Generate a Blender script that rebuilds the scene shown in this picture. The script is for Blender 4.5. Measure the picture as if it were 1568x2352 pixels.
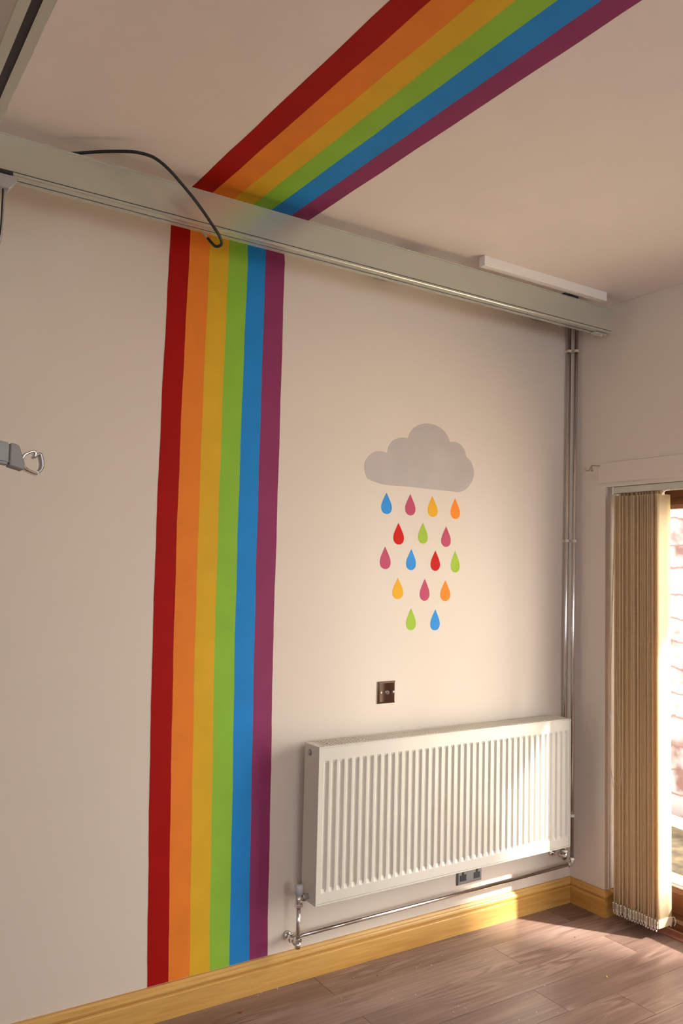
import bpy, bmesh, math, random
from mathutils import Vector, Matrix
random.seed(7)
for o in list(bpy.data.objects): bpy.data.objects.remove(o)
scene = bpy.context.scene
COL = scene.collection

# ------------------------------------------------------------------ camera
def rz(a): return Matrix.Rotation(a, 3, 'Z')
Rm = rz(math.radians(-33.0548)) @ Matrix.Rotation(math.radians(93.9259), 3, 'X') @ Matrix.Rotation(math.radians(1.3536), 3, 'Z')
# the calibration rolls about Y after the pitch
b, c = math.radians(93.9259), math.radians(1.3536)
Rx = Matrix(((1, 0, 0), (0, math.cos(b), -math.sin(b)), (0, math.sin(b), math.cos(b))))
Rr = Matrix(((math.cos(c), -math.sin(c), 0), (math.sin(c), math.cos(c), 0), (0, 0, 1)))
Rm = rz(math.radians(-33.0548)) @ Rx @ Rr
cam_d = bpy.data.cameras.new('camera'); cam = bpy.data.objects.new('camera', cam_d); COL.objects.link(cam)
cam.matrix_world = Matrix.Translation((-3.0614, -2.6970, 1.5)) @ Rm.to_4x4()
cam_d.sensor_fit = 'VERTICAL'; cam_d.sensor_height = 36.0; cam_d.sensor_width = 24.0
cam_d.lens = 1900.77 / 2352 * 36.0; cam_d.clip_start = 0.05
scene.camera = cam

# ------------------------------------------------------------------ light
EXPOSURE = -0.22
SKY = 16.0
SUN = 20.0
vs = scene.view_settings
vs.view_transform = 'Standard'; vs.look = 'None'; vs.exposure = EXPOSURE; vs.gamma = 1.0
vs.use_curve_mapping = False
world = bpy.data.worlds.new('world'); scene.world = world; world.use_nodes = True
bgn = world.node_tree.nodes['Background']
wnt = world.node_tree
# sky: warm glow on the sun's side (+x), cooler on the far side
wtc = wnt.nodes.new('ShaderNodeTexCoord'); wsp = wnt.nodes.new('ShaderNodeSeparateXYZ'); wrp = wnt.nodes.new('ShaderNodeValToRGB')
wmr = wnt.nodes.new('ShaderNodeMapRange'); wmr.inputs[1].default_value = -0.6; wmr.inputs[2].default_value = 0.6
wnt.links.new(wtc.outputs['Generated'], wsp.inputs[0]); wnt.links.new(wsp.outputs[0], wmr.inputs[0]); wnt.links.new(wmr.outputs[0], wrp.inputs[0])
wrp.color_ramp.elements[0].color = (0.80, 0.86, 1.0, 1); wrp.color_ramp.elements[1].color = (1.0, 0.92, 0.84, 1)
wnt.links.new(wrp.outputs[0], bgn.inputs[0]); bgn.inputs[1].default_value = SKY
sun_d = bpy.data.lights.new('sun', 'SUN'); sun = bpy.data.objects.new('sun', sun_d); COL.objects.link(sun)
sun_d.energy = SUN; sun_d.angle = math.radians(1.6); sun_d.color = (1.0, 0.93, 0.82)
az, el = math.radians(37.0), math.radians(36.0)
dirv = Vector((-math.sin(az) * math.cos(el), math.cos(az) * math.cos(el), -math.sin(el)))
sun.rotation_euler = dirv.to_track_quat('-Z', 'Y').to_euler(); sun.location = (3, -4, 6)
def portal(name, loc, rot, sx, sy):
    d = bpy.data.lights.new(name, 'AREA'); d.shape = 'RECTANGLE'; d.size = sx; d.size_y = sy
    d.cycles.is_portal = True
    o = bpy.data.objects.new(name, d); COL.objects.link(o); o.location = loc; o.rotation_euler = rot
portal('door_portal', (0.24, -.93, 1.0), (0, math.radians(90), 0), 1.95, 1.5)

portal('front_portal', (-1.25, -5.34, 1.6), (math.radians(90), 0, 0), 1.1, 1.1)
portal('side_portal', (-5.14, -4.425, 1.575), (0, math.radians(-90), 0), 1.25, 1.25)

# ------------------------------------------------------------------ materials
def new_mat(name):
    m = bpy.data.materials.new(name); m.use_nodes = True
    nt = m.node_tree; return m, nt, nt.nodes['Principled BSDF'], nt.nodes['Material Output']
def bump(nt, bs, scale, strength, detail=4, dist=0.002, vec=None):
    n = nt.nodes.new('ShaderNodeTexNoise'); n.inputs['Scale'].default_value = scale; n.inputs['Detail'].default_value = detail
    if vec is None:
        g = nt.nodes.new('ShaderNodeNewGeometry'); vec = g.outputs['Position']
    nt.links.new(vec, n.inputs['Vector'])
    b_ = nt.nodes.new('ShaderNodeBump'); b_.inputs['Strength'].default_value = strength; b_.inputs['Distance'].default_value = dist
    nt.links.new(n.outputs['Fac'], b_.inputs['Height']); nt.links.new(b_.outputs[0], bs.inputs['Normal'])
    return n
def plain(name, col, rough=0.5, metal=0.0, var=0.04, vscale=6.0, bstr=0.0, bscale=120, spec=0.5):
    m, nt, bs, out = new_mat(name)
    bs.inputs['Roughness'].default_value = rough; bs.inputs['Metallic'].default_value = metal
    bs.inputs['Specular IOR Level'].default_value = spec
    g = nt.nodes.new('ShaderNodeNewGeometry')
    n = nt.nodes.new('ShaderNodeTexNoise'); n.inputs['Scale'].default_value = vscale; n.inputs['Detail'].default_value = 3
    nt.links.new(g.outputs['Position'], n.inputs['Vector'])
    r = nt.nodes.new('ShaderNodeValToRGB')
    r.color_ramp.elements[0].position = 0.3; r.color_ramp.elements[1].position = 0.7
    r.color_ramp.elements[0].color = tuple(x * (1 - var) for x in col) + (1,)
    r.color_ramp.elements[1].color = tuple(min(1, x * (1 + var)) for x in col) + (1,)
    nt.links.new(n.outputs['Fac'], r.inputs[0]); nt.links.new(r.outputs[0], bs.inputs['Base Color'])
    if bstr: bump(nt, bs, bscale, bstr, vec=g.outputs['Position'])
    return m
WALLC = (0.74, 0.65, 0.565)
M = {}
M['wall'] = plain('wall_paint', WALLC, 0.55, var=0.015, vscale=1.7, bstr=0.12, bscale=60, spec=0.3)
M['ceil'] = plain('ceiling_paint', (0.84, 0.745, 0.68), 0.7, var=0.015, bstr=0.1, bscale=50, spec=0.2)
def paint(n, c): return plain('paint_' + n, c, 0.6, var=0.05, vscale=9, bstr=0.1, bscale=70, spec=0.12)
PC = {'red': (0.38, 0.006, 0.004), 'orange': (0.83, 0.235, 0.032), 'yellow': (0.73, 0.43, 0.03), 'green': (0.28, 0.53, 0.055),
      'blue': (0.022, 0.25, 0.66), 'purple': (0.28, 0.046, 0.13)}
for k, v in PC.items(): M[k] = paint(k, v)
M['d_blue'] = paint('drop_blue', (0.045, 0.30, 0.78)); M['d_pink'] = paint('drop_pink', (0.52, 0.085, 0.16))
M['d_yellow'] = paint('drop_yellow', (0.83, 0.43, 0.03)); M['d_orange'] = paint('drop_orange', (0.95, 0.28, 0.03))
M['d_red'] = paint('drop_red', (0.60, 0.013, 0.007)); M['d_green'] = paint('drop_green', (0.37, 0.55, 0.06))
M['cloud'] = paint('cloud_grey', (0.52, 0.465, 0.445))
M['radiator'] = plain('radiator_enamel', (0.71, 0.67, 0.60), 0.3, var=0.01)
M['rail'] = plain('rail_aluminium', (0.56, 0.56, 0.49), 0.27, metal=0.5, var=0.02, spec=0.6)
M['rail_edge'] = plain('rail_edge_metal', (0.52, 0.51, 0.47), 0.35, metal=0.5)
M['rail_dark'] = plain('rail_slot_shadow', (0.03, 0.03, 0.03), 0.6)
M['white_plastic'] = plain('white_trunking', (0.87, 0.81, 0.75), 0.4, var=0.01)
M['chrome'] = plain('chrome', (0.82, 0.80, 0.79), 0.12, metal=1.0, var=0.02)
M['mirror'] = plain('polished_plate', (0.72, 0.66, 0.66), 0.05, metal=1.0, var=0.01)
M['pipe'] = plain('pipe_chrome', (0.70, 0.66, 0.64), 0.2, metal=1.0, var=0.03)
M['steel'] = plain('brushed_steel', (0.45, 0.43, 0.42), 0.35, metal=0.9)
M['valve_plastic'] = plain('valve_cap', (0.62, 0.62, 0.66), 0.4)
M['socket_grey'] = plain('dark_nickel', (0.24, 0.235, 0.24), 0.35, metal=0.8)
M['black'] = plain('black_rubber', (0.018, 0.022, 0.024), 0.45)
M['dark_insert'] = plain('dark_insert', (0.03, 0.03, 0.035), 0.4)
M['cap_grey'] = plain('cap_grey', (0.27, 0.25, 0.24), 0.5)
M['bar_grey'] = plain('bar_grey', (0.30, 0.31, 0.28), 0.45)
M['brass'] = plain('aged_brass', (0.50, 0.36, 0.22), 0.4, metal=0.6)
M['clip'] = plain('cream_clip', (0.72, 0.60, 0.48), 0.5)
M['bead'] = plain('white_bead', (0.88, 0.85, 0.82), 0.3)
M['cord'] = plain('cream_cord', (0.66, 0.54, 0.40), 0.6)
M['strap'] = plain('clear_strap', (0.50, 0.48, 0.44), 0.4)
M['lightgrey'] = plain('hoist_grey', (0.42, 0.41, 0.42), 0.4)
M['rubble'] = plain('yard_ground', (0.72, 0.62, 0.47), 0.9, var=0.2, vscale=9)
M['white_pipe'] = plain('white_waste_pipe', (0.8, 0.78, 0.75), 0.4)
for n, c_ in (('flake_grey', (0.55, 0.50, 0.55)), ('flake_yellow', (0.75, 0.55, 0.08)), ('flake_red', (0.42, 0.03, 0.02)), ('flake_white', (0.85, 0.8, 0.78))):
    M[n] = plain(n, c_, 0.6)

def wood(name, c1, c2, axis='x', rough=0.35, ring=14.0):
    m, nt, bs, out = new_mat(name)
    tc = nt.nodes.new('ShaderNodeNewGeometry')
    mp = nt.nodes.new('ShaderNodeMapping')
    sc = {'x': (0.55, 9, 9), 'y': (9, 0.55, 9), 'z': (9, 9, 0.55)}[axis]
    mp.inputs['Scale'].default_value = sc
    nt.links.new(tc.outputs['Position'], mp.inputs['Vector'])
    n1 = nt.nodes.new('ShaderNodeTexNoise'); n1.inputs['Scale'].default_value = 2.2; n1.inputs['Detail'].default_value = 5; n1.inputs['Distortion'].default_value = 0.6
    nt.links.new(mp.outputs[0], n1.inputs['Vector'])
    mul = nt.nodes.new('ShaderNodeMath'); mul.operation = 'MULTIPLY'; mul.inputs[1].default_value = ring
    nt.links.new(n1.outputs['Fac'], mul.inputs[0])
    sn = nt.nodes.new('ShaderNodeMath'); sn.operation = 'SINE'; nt.links.new(mul.outputs[0], sn.inputs[0])
    n2 = nt.nodes.new('ShaderNodeTexNoise'); n2.inputs['Scale'].default_value = 14; n2.inputs['Detail'].default_value = 6
    nt.links.new(mp.outputs[0], n2.inputs['Vector'])
    ad = nt.nodes.new('ShaderNodeMath'); ad.operation = 'MULTIPLY_ADD'; ad.inputs[1].default_value = 0.22
    nt.links.new(sn.outputs[0], ad.inputs[0]); nt.links.new(n2.outputs['Fac'], ad.inputs[2])
    r = nt.nodes.new('ShaderNodeValToRGB'); r.color_ramp.elements[0].position = 0.15; r.color_ramp.elements[1].position = 0.85
    r.color_ramp.elements[0].color = c1 + (1,); r.color_ramp.elements[1].color = c2 + (1,)
    nt.links.new(ad.outputs[0], r.inputs[0]); nt.links.new(r.outputs[0], bs.inputs['Base Color'])
    bs.inputs['Roughness'].default_value = rough
    return m
M['oak_x'] = wood('oak_skirting_along', (0.50, 0.255, 0.055), (0.68, 0.40, 0.115), 'x')
M['oak_y'] = wood('oak_skirting_return', (0.47, 0.235, 0.05), (0.64, 0.36, 0.10), 'y')
M['frame'] = wood('brown_door_frame', (0.11, 0.035, 0.012), (0.20, 0.075, 0.025), 'z', 0.35, 5)
M['frame_y'] = wood('brown_door_rail', (0.11, 0.035, 0.012), (0.22, 0.08, 0.028), 'y', 0.35, 5)
M['threshold'] = wood('reddish_threshold', (0.22, 0.08, 0.05), (0.32, 0.13, 0.085), 'y', 0.35, 5)

def laminate():
    m, nt, bs, out = new_mat('brown_laminate')
    L = nt.links.new
    at = nt.nodes.new('ShaderNodeAttribute'); at.attribute_name = 'plank'
    g = nt.nodes.new('ShaderNodeNewGeometry')
    sep = nt.nodes.new('ShaderNodeSeparateColor'); L(at.outputs['Color'], sep.inputs[0])
    off = nt.nodes.new('ShaderNodeCombineXYZ')
    m1 = nt.nodes.new('ShaderNodeMath'); m1.operation = 'MULTIPLY'; m1.inputs[1].default_value = 31.0; L(sep.outputs[1], m1.inputs[0])
    m2 = nt.nodes.new('ShaderNodeMath'); m2.operation = 'MULTIPLY'; m2.inputs[1].default_value = 17.0; L(sep.outputs[2], m2.inputs[0])
    L(m1.outputs[0], off.inputs[0]); L(m2.outputs[0], off.inputs[2])
    va = nt.nodes.new('ShaderNodeVectorMath'); va.operation = 'ADD'; L(g.outputs['Position'], va.inputs[0]); L(off.outputs[0], va.inputs[1])
    mp = nt.nodes.new('ShaderNodeMapping'); mp.inputs['Scale'].default_value = (0.9, 6.5, 1); L(va.outputs[0], mp.inputs['Vector'])
    n1 = nt.nodes.new('ShaderNodeTexNoise'); n1.inputs['Scale'].default_value = 1.6; n1.inputs['Detail'].default_value = 3; n1.inputs['Distortion'].default_value = 0.9; L(mp.outputs[0], n1.inputs['Vector'])
    mul = nt.nodes.new('ShaderNodeMath'); mul.operation = 'MULTIPLY'; mul.inputs[1].default_value = 46; L(n1.outputs['Fac'], mul.inputs[0])
    sn = nt.nodes.new('ShaderNodeMath'); sn.operation = 'SINE'; L(mul.outputs[0], sn.inputs[0])
    # rings only show in patches
    n3 = nt.nodes.new('ShaderNodeTexNoise'); n3.inputs['Scale'].default_value = 2.3; n3.inputs['Detail'].default_value = 1
    mpb = nt.nodes.new('ShaderNodeMapping'); mpb.inputs['Scale'].default_value = (0.9, 2.5, 1); L(va.outputs[0], mpb.inputs['Vector']); L(mpb.outputs[0], n3.inputs['Vector'])
    rr = nt.nodes.new('ShaderNodeMapRange'); rr.inputs[1].default_value = 0.48; rr.inputs[2].default_value = 0.68; rr.inputs[3].default_value = 0.01; rr.inputs[4].default_value = 0.15
    L(n3.outputs['Fac'], rr.inputs[0])
    pr = nt.nodes.new('ShaderNodeMath'); pr.operation = 'MULTIPLY'; L(sn.outputs[0], pr.inputs[0]); L(rr.outputs[0], pr.inputs[1])
    mp2 = nt.nodes.new('ShaderNodeMapping'); mp2.inputs['Scale'].default_value = (2.2, 70, 1); L(va.outputs[0], mp2.inputs['Vector'])
    n2 = nt.nodes.new('ShaderNodeTexNoise'); n2.inputs['Scale'].default_value = 1.3; n2.inputs['Detail'].default_value = 7; L(mp2.outputs[0], n2.inputs['Vector'])
    ad = nt.nodes.new('ShaderNodeMath'); ad.operation = 'ADD'; L(pr.outputs[0], ad.inputs[0]); n2s = nt.nodes.new('ShaderNodeMath'); n2s.operation = 'MULTIPLY_ADD'; n2s.inputs[1].default_value = 0.45; n2s.inputs[2].default_value = 0.275; L(n2.outputs['Fac'], n2s.inputs[0]); L(n2s.outputs[0], ad.inputs[1])
    n4 = nt.nodes.new('ShaderNodeTexNoise'); n4.inputs['Scale'].default_value = 2.0; n4.inputs['Detail'].default_value = 2; L(mp.outputs[0], n4.inputs['Vector'])
    ad2 = nt.nodes.new('ShaderNodeMath'); ad2.operation = 'MULTIPLY_ADD'; ad2.inputs[1].default_value = 0.32; L(n4.outputs['Fac'], ad2.inputs[0]); L(ad.outputs[0], ad2.inputs[2])
    ad3 = nt.nodes.new('ShaderNodeMath'); ad3.operation = 'MULTIPLY_ADD'; ad3.inputs[1].default_value = 0.22; L(sep.outputs[0], ad3.inputs[0]); L(ad2.outputs[0], ad3.inputs[2])
    r = nt.nodes.new('ShaderNodeValToRGB'); cr = r.color_ramp
    cr.elements[0].position = 0.46; cr.elements[1].position = 1.02
    cr.elements[0].color = (0.115, 0.065, 0.052, 1); cr.elements[1].color = (0.38, 0.255, 0.212, 1)
    e = cr.elements.new(0.76); e.color = (0.235, 0.146, 0.118, 1)
    L(ad3.outputs[0], r.inputs[0]); L(r.outputs[0], bs.inputs['Base Color'])
    bs.inputs['Roughness'].default_value = 0.36; bs.inputs['Specular IOR Level'].default_value = 0.5
    b_ = nt.nodes.new('ShaderNodeBump'); b_.inputs['Strength'].default_value = 0.15; b_.inputs['Distance'].default_value = 0.001
    L(n2.outputs['Fac'], b_.inputs['Height']); L(b_.outputs[0], bs.inputs['Normal'])
    return m
M['floor'] = laminate()

def glass():
    m = bpy.data.materials.new('pane_glass'); m.use_nodes = True; nt = m.node_tree; nt.nodes.clear()
    o = nt.nodes.new('ShaderNodeOutputMaterial'); mx = nt.nodes.new('ShaderNodeMixShader')
    t = nt.nodes.new('ShaderNodeBsdfTransparent'); t.inputs[0].default_value = (0.96, 0.98, 0.97, 1)
    g = nt.nodes.new('ShaderNodeBsdfGlossy'); g.inputs['Roughness'].default_value = 0.0
    lw = nt.nodes.new('ShaderNodeLayerWeight'); lw.inputs[0].default_value = 0.5
    pw = nt.nodes.new('ShaderNodeMath'); pw.operation = 'POWER'; pw.inputs[1].default_value = 4.0; nt.links.new(lw.outputs['Facing'], pw.inputs[0])
    f = nt.nodes.new('ShaderNodeMath'); f.operation = 'MULTIPLY_ADD'; f.inputs[1].default_value = 0.6; f.inputs[2].default_value = 0.03; nt.links.new(pw.outputs[0], f.inputs[0])
    nt.links.new(f.outputs[0], mx.inputs[0]); nt.links.new(t.outputs[0], mx.inputs[1]); nt.links.new(g.outputs[0], mx.inputs[2])
    nt.links.new(mx.outputs[0], o.inputs[0]); return m
M['glass'] = glass()

def fabric():
    m, nt, bs, out = new_mat('blind_fabric'); L = nt.links.new
    g = nt.nodes.new('ShaderNodeNewGeometry'); mp = nt.nodes.new('ShaderNodeMapping'); mp.inputs['Scale'].default_value = (12, 12, 330)
    L(g.outputs['Position'], mp.inputs['Vector'])
    n = nt.nodes.new('ShaderNodeTexNoise'); n.inputs['Scale'].default_value = 1.0; n.inputs['Detail'].default_value = 3; L(mp.outputs[0], n.inputs['Vector'])
    r = nt.nodes.new('ShaderNodeValToRGB'); r.color_ramp.elements[0].position = .3; r.color_ramp.elements[1].position = .7
    r.color_ramp.elements[0].color = (0.84, 0.69, 0.47, 1); r.color_ramp.elements[1].color = (0.90, 0.76, 0.55, 1)
    L(n.outputs['Fac'], r.inputs[0]); L(r.outputs[0], bs.inputs['Base Color']); bs.inputs['Roughness'].default_value = 0.8
    bs.inputs['Specular IOR Level'].default_value = 0.15
    tr = nt.nodes.new('ShaderNodeBsdfTranslucent'); L(r.outputs[0], tr.inputs[0])
    mx = nt.nodes.new('ShaderNodeMixShader'); mx.inputs[0].default_value = 0.52
    L(bs.outputs[0], mx.inputs[1]); L(tr.outputs[0], mx.inputs[2]); L(mx.outputs[0], out.inputs[0]); return m
M['fabric'] = fabric()

def blockwork():
    m, nt, bs, out = new_mat('whitewashed_blockwork'); L = nt.links.new
    g = nt.nodes.new('ShaderNodeNewGeometry')
    sp = nt.nodes.new('ShaderNodeSeparateXYZ'); cb = nt.nodes.new('ShaderNodeCombineXYZ')
    L(g.outputs['Position'], sp.inputs[0]); L(sp.outputs[1], cb.inputs[0]); L(sp.outputs[2], cb.inputs[1])
    dn = nt.nodes.new('ShaderNodeTexNoise'); dn.inputs['Scale'].default_value = 7; dn.inputs['Detail'].default_value = 4; L(g.outputs['Position'], dn.inputs['Vector'])
    dm = nt.nodes.new('ShaderNodeVectorMath'); dm.operation = 'MULTIPLY_ADD'; dm.inputs[1].default_value = (0.10, 0.10, 0); L(dn.outputs['Color'], dm.inputs[0]); L(cb.outputs[0], dm.inputs[2])
    br = nt.nodes.new('ShaderNodeTexBrick'); L(dm.outputs[0], br.inputs['Vector'])
    br.inputs['Scale'].default_value = 1.0; br.inputs['Brick Width'].default_value = 0.30; br.inputs['Row Height'].default_value = 0.16
    br.inputs['Mortar Size'].default_value = 0.014; br.inputs['Mortar Smooth'].default_value = 1.0
    br.inputs['Color1'].default_value = (0.26, 0.20, 0.17, 1); br.inputs['Color2'].default_value = (0.20, 0.15, 0.125, 1); br.inputs['Mortar'].default_value = (0.11, 0.055, 0.04, 1)
    n = nt.nodes.new('ShaderNodeTexNoise'); n.inputs['Scale'].default_value = 6; n.inputs['Detail'].default_value = 6; L(g.outputs['Position'], n.inputs['Vector'])
    mr = nt.nodes.new('ShaderNodeMapRange'); mr.inputs[1].default_value = 0.52; mr.inputs[2].default_value = 0.66; L(n.outputs['Fac'], mr.inputs[0])
    mx = nt.nodes.new('ShaderNodeMixRGB'); mx.inputs[2].default_value = (0.09, 0.036, 0.024, 1)
    L(mr.outputs[0], mx.inputs[0]); L(br.outputs['Color'], mx.inputs[1]); L(mx.outputs[0], bs.inputs['Base Color'])
    bs.inputs['Roughness'].default_value = 0.9
    return m
M['block'] = blockwork()
M['render'] = plain('cream_render', (0.70, 0.62, 0.50), 0.9, bstr=0.3)

# ------------------------------------------------------------------ mesh helpers
def obj(name, bm, mat, parent=None, smooth=False):
    me = bpy.data.meshes.new(name); bm.normal_update(); bm.to_mesh(me); bm.free()
    o = bpy.data.objects.new(name, me); COL.objects.link(o)
    for mm in (mat if isinstance(mat, (list, tuple)) else [mat]): me.materials.append(mm)
    if smooth:
        for p in me.polygons: p.use_smooth = True
    if parent is not None: o.parent = parent
    return o
def setp(o, label=None, cat=None, group=None, kind=None):
    if label: o['label'] = label
    if cat: o['category'] = cat
    if group: o['group'] = group
    if kind: o['kind'] = kind
    return o
def thing(name, loc, label=None, cat=None, group=None, kind=None):
    o = bpy.data.objects.new(name, None); COL.objects.link(o); o.location = loc; o.empty_display_size = 0.05
    return setp(o, label, cat, group, kind)
def box(bm, x0, x1, y0, y1, z0, z1, mi=0):
    v = [bm.verts.new((x, y, z)) for x in (x0, x1) for y in (y0, y1) for z in (z0, z1)]
    for f in ((0, 1, 3, 2), (4, 6, 7, 5), (0, 4, 5, 1), (2, 3, 7, 6), (0, 2, 6, 4), (1, 5, 7, 3)):
        fa = bm.faces.new([v[i] for i in f]); fa.material_index = mi
    return v
def bbox(x0, x1, y0, y1, z0, z1, bev=0.0, seg=2):
    bm = bmesh.new(); box(bm, x0, x1, y0, y1, z0, z1); bmesh.ops.recalc_face_normals(bm, faces=bm.faces)
    if bev: bmesh.ops.bevel(bm, geom=bm.edges[:], offset=bev, segments=seg, profile=0.5, affect='EDGES')
    return bm
def prism(bm, pts, axis, a0, a1):
    """pts: 2D outline in the plane across axis; extruded from a0 to a1"""
    def P(p, a):
        if axis == 'x': return (a, p[0], p[1])
        if axis == 'y': return (p[0], a, p[1])
        return (p[0], p[1], a)
    A = [bm.verts.new(P(p, a0)) for p in pts]; B = [bm.verts.new(P(p, a1)) for p in pts]
    n = len(pts)
    for i in range(n): bm.faces.new((A[i], A[(i + 1) % n], B[(i + 1) % n], B[i]))
    bm.faces.new(A[::-1]); bm.faces.new(B)
    bmesh.ops.recalc_face_normals(bm, faces=bm.faces)
def tube(bm, pts, r, n=12, cap=True):
    pts = [Vector(p) for p in pts]; rings = []
    up = None
    for i, p in enumerate(pts):
        t = (pts[min(i + 1, len(pts) - 1)] - pts[max(i - 1, 0)]).normalized()
        if up is None: up = Vector((0, 0, 1)) if abs(t.z) < .9 else Vector((1, 0, 0))
        s = t.cross(up).normalized(); up = s.cross(t).normalized()
        rr = r[i] if isinstance(r, (list, tuple)) else r
        rings.append([bm.verts.new(p + s * math.cos(2 * math.pi * k / n) * rr + up * math.sin(2 * math.pi * k / n) * rr) for k in range(n)])
    for a, b2 in zip(rings, rings[1:]):
        for k in range(n): bm.faces.new((a[k], a[(k + 1) % n], b2[(k + 1) % n], b2[k]))
    if cap: bm.faces.new(rings[0][::-1]); bm.faces.new(rings[-1])
    bmesh.ops.recalc_face_normals(bm, faces=bm.faces)
def spline(pts, sub=8):
    P = [Vector(p) for p in pts]; out = []
    for i in range(len(P) - 1):
        p0 = P[max(i - 1, 0)]; p1 = P[i]; p2 = P[i + 1]; p3 = P[min(i + 2, len(P) - 1)]
        for k in range(sub):
            t = k / sub
            out.append(0.5 * ((2 * p1) + (-p0 + p2) * t + (2 * p0 - 5 * p1 + 4 * p2 - p3) * t * t + (-p0 + 3 * p1 - 3 * p2 + p3) * t ** 3))
    out.append(P[-1]); return out
def hexnut(bm, c_, axis, r, h, n=6):
    c_ = Vector(c_); d = {'x': Vector((1, 0, 0)), 'y': Vector((0, 1, 0)), 'z': Vector((0, 0, 1))}[axis]
    e = h * 0.18
    tube(bm, [c_ - d * h / 2, c_ - d * (h / 2 - e), c_ + d * (h / 2 - e), c_ + d * h / 2], [r * .86, r, r, r * .86], n)
def struct(o): o['kind'] = 'structure'; return o

H = 2.74; XL = -5.0; YB = -5.2
# ------------------------------------------------------------------ room shell
bm = bmesh.new(); lay = bm.loops.layers.float_color.new('plank')
g0 = 0.0009; W = 0.1675
starts = {0: -0.175, 1: -0.65, 2: -0.17, 3: -0.757}
r = 0; y1 = 0.0
rowy = 0.003
while rowy > YB:
    ya, yb = rowy, rowy - W
    s0 = starts.get(r, random.uniform(-1.22, 0)); x = s0 + 1.22
    while x > XL:
        xa, xb = max(x - 1.22, XL), min(x, 0.062)
        if xb > xa + 0.001:
            cc = (random.random(), random.random(), random.random(), 1)
            ya_, yb_ = min(ya, 0.0), max(yb, YB)
            vs_ = [bm.verts.new(p) for p in ((xa + g0, yb_ + g0, 0), (xb - g0, yb_ + g0, 0), (xb - g0, ya_ - g0, 0), (xa + g0, ya_ - g0, 0))]
            f = bm.faces.new(vs_)
            for l in f.loops: l[lay] = cc
            ret = bmesh.ops.extrude_face_region(bm, geom=[f])
            for v in [e for e in ret['geom'] if isinstance(e, bmesh.types.BMVert)]: v.co.z -= 0.008
        x -= 1.22
    rowy -= W; r += 1
for f in bm.faces:
    pass
bmesh.ops.recalc_face_normals(bm, faces=bm.faces)
# carry the plank value to the side faces too
floor = struct(obj('floor', bm, M['floor']))
sub = struct(obj('floor', bbox(XL, 0.062, YB, 0.0, -0.12, -0.0085), M['rail_dark'])); sub.name = 'floor_base'
sub.parent = floor

struct(obj('ceiling', bbox(XL - .15, 0.35, YB - .15, 0.15, H, H + .12), M['ceil']))
struct(obj('wall_back', bbox(XL - .15, 0.35, 0.0, 0.15, -0.12, H - .0005), M['wall']))
bm = bmesh.new()
LY0, LY1, LZ0, LZ1 = -5.05, -3.80, 0.95, 2.20
box(bm, XL - .15, XL, YB - .15, LY0, -0.12, H - .0005); box(bm, XL - .15, XL, LY1, -0.0005, -0.12, H - .0005)
box(bm, XL - .15, XL, LY0, LY1, -0.12, LZ0); box(bm, XL - .15, XL, LY0, LY1, LZ1, H - .0005)
struct(obj('wall_left', bm, M['wall']))
# right wall with the door opening
DY0, DY1, DZ = -0.198, -1.66, 1.900
bm = bmesh.new()
RX = 0.20
box(bm, 0, RX, DY0, -0.0005, -0.12, H - .0005)
box(bm, 0, RX, DY1, DY0, DZ, H - .0005)
box(bm, 0, RX, YB - .15, DY1, -0.12, H - .0005)
bmesh.ops.remove_doubles(bm, verts=bm.verts, dist=1e-5)
struct(obj('wall_right', bm, M['wall']))
# front wall (behind the camera) with an unseen opening added for fill light
bm = bmesh.new(); wx0, wx1, wz0, wz1 = -1.80, -0.70, 1.05, 2.15
box(bm, XL, wx0, YB - .15, YB, -.12, H - .0005); box(bm, wx1, -0.0005, YB - .15, YB, -.12, H - .0005)
box(bm, wx0, wx1, YB - .15, YB, -.12, wz0); box(bm, wx0, wx1, YB - .15, YB, wz1, H - .0005)
struct(obj('wall_front', bm, M['wall']))
w3 = thing('fill_window_2', (-1.25, YB - .08, wz0), kind='structure')
bm = bmesh.new()
for a in (wx0, wx1 - .06): box(bm, a, a + .06, YB - .11, YB - .05, wz0, wz1)
box(bm, wx0, wx1, YB - .11, YB - .05, wz0, wz0 + .06); box(bm, wx0, wx1, YB - .11, YB - .05, wz1 - .06, wz1)
f_ = obj('fill_window_frame', bm, M['frame']); f_.parent = w3; f_.matrix_parent_inverse = Matrix.Translation(-w3.location)
p_ = obj('pane', bbox(wx0 + .05, wx1 - .05, YB - .083, YB - .077, wz0 + .05, wz1 - .05), M['glass']); p_.parent = w3; p_.matrix_parent_inverse = Matrix.Translation(-w3.location)
w2 = thing('fill_window_1', (XL - .08, -3.9, LZ0), kind='structure')  # unseen side window, added as fill light for the right wall
bm = bmesh.new()
for a in (LY0, LY1 - .06): box(bm, XL - .11, XL - .05, a, a + .06, LZ0, LZ1)
box(bm, XL - .11, XL - .05, LY0, LY1, LZ0, LZ0 + .06); box(bm, XL - .11, XL - .05, LY0, LY1, LZ1 - .06, LZ1)
f_ = obj('fill_window_frame', bm, M['frame']); f_.parent = w2; f_.matrix_parent_inverse = Matrix.Translation(-w2.location)
p_ = obj('pane', bbox(XL - .083, XL - .077, LY0 + .05, LY1 - .05, LZ0 + .05, LZ1 - .05), M['glass']); p_.parent = w2; p_.matrix_parent_inverse = Matrix.Translation(-w2.location)

def adopt(o, root):
    o.parent = root; o.matrix_parent_inverse = Matrix.Translation(-root.location); return o
def part(name, bm, mat, root, smooth=False, label=None):
    o = adopt(obj(name, bm, mat, None, smooth), root)
    if label: o['label'] = label
    return o

# painted lintel board over the door, reveal bead
bm = bbox(-0.009, -0.0002, DY1 - .05, -0.163, 1.918, 2.012, 0.002, 1)
struct(obj('trim_1', bm, M['wall']))

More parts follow.
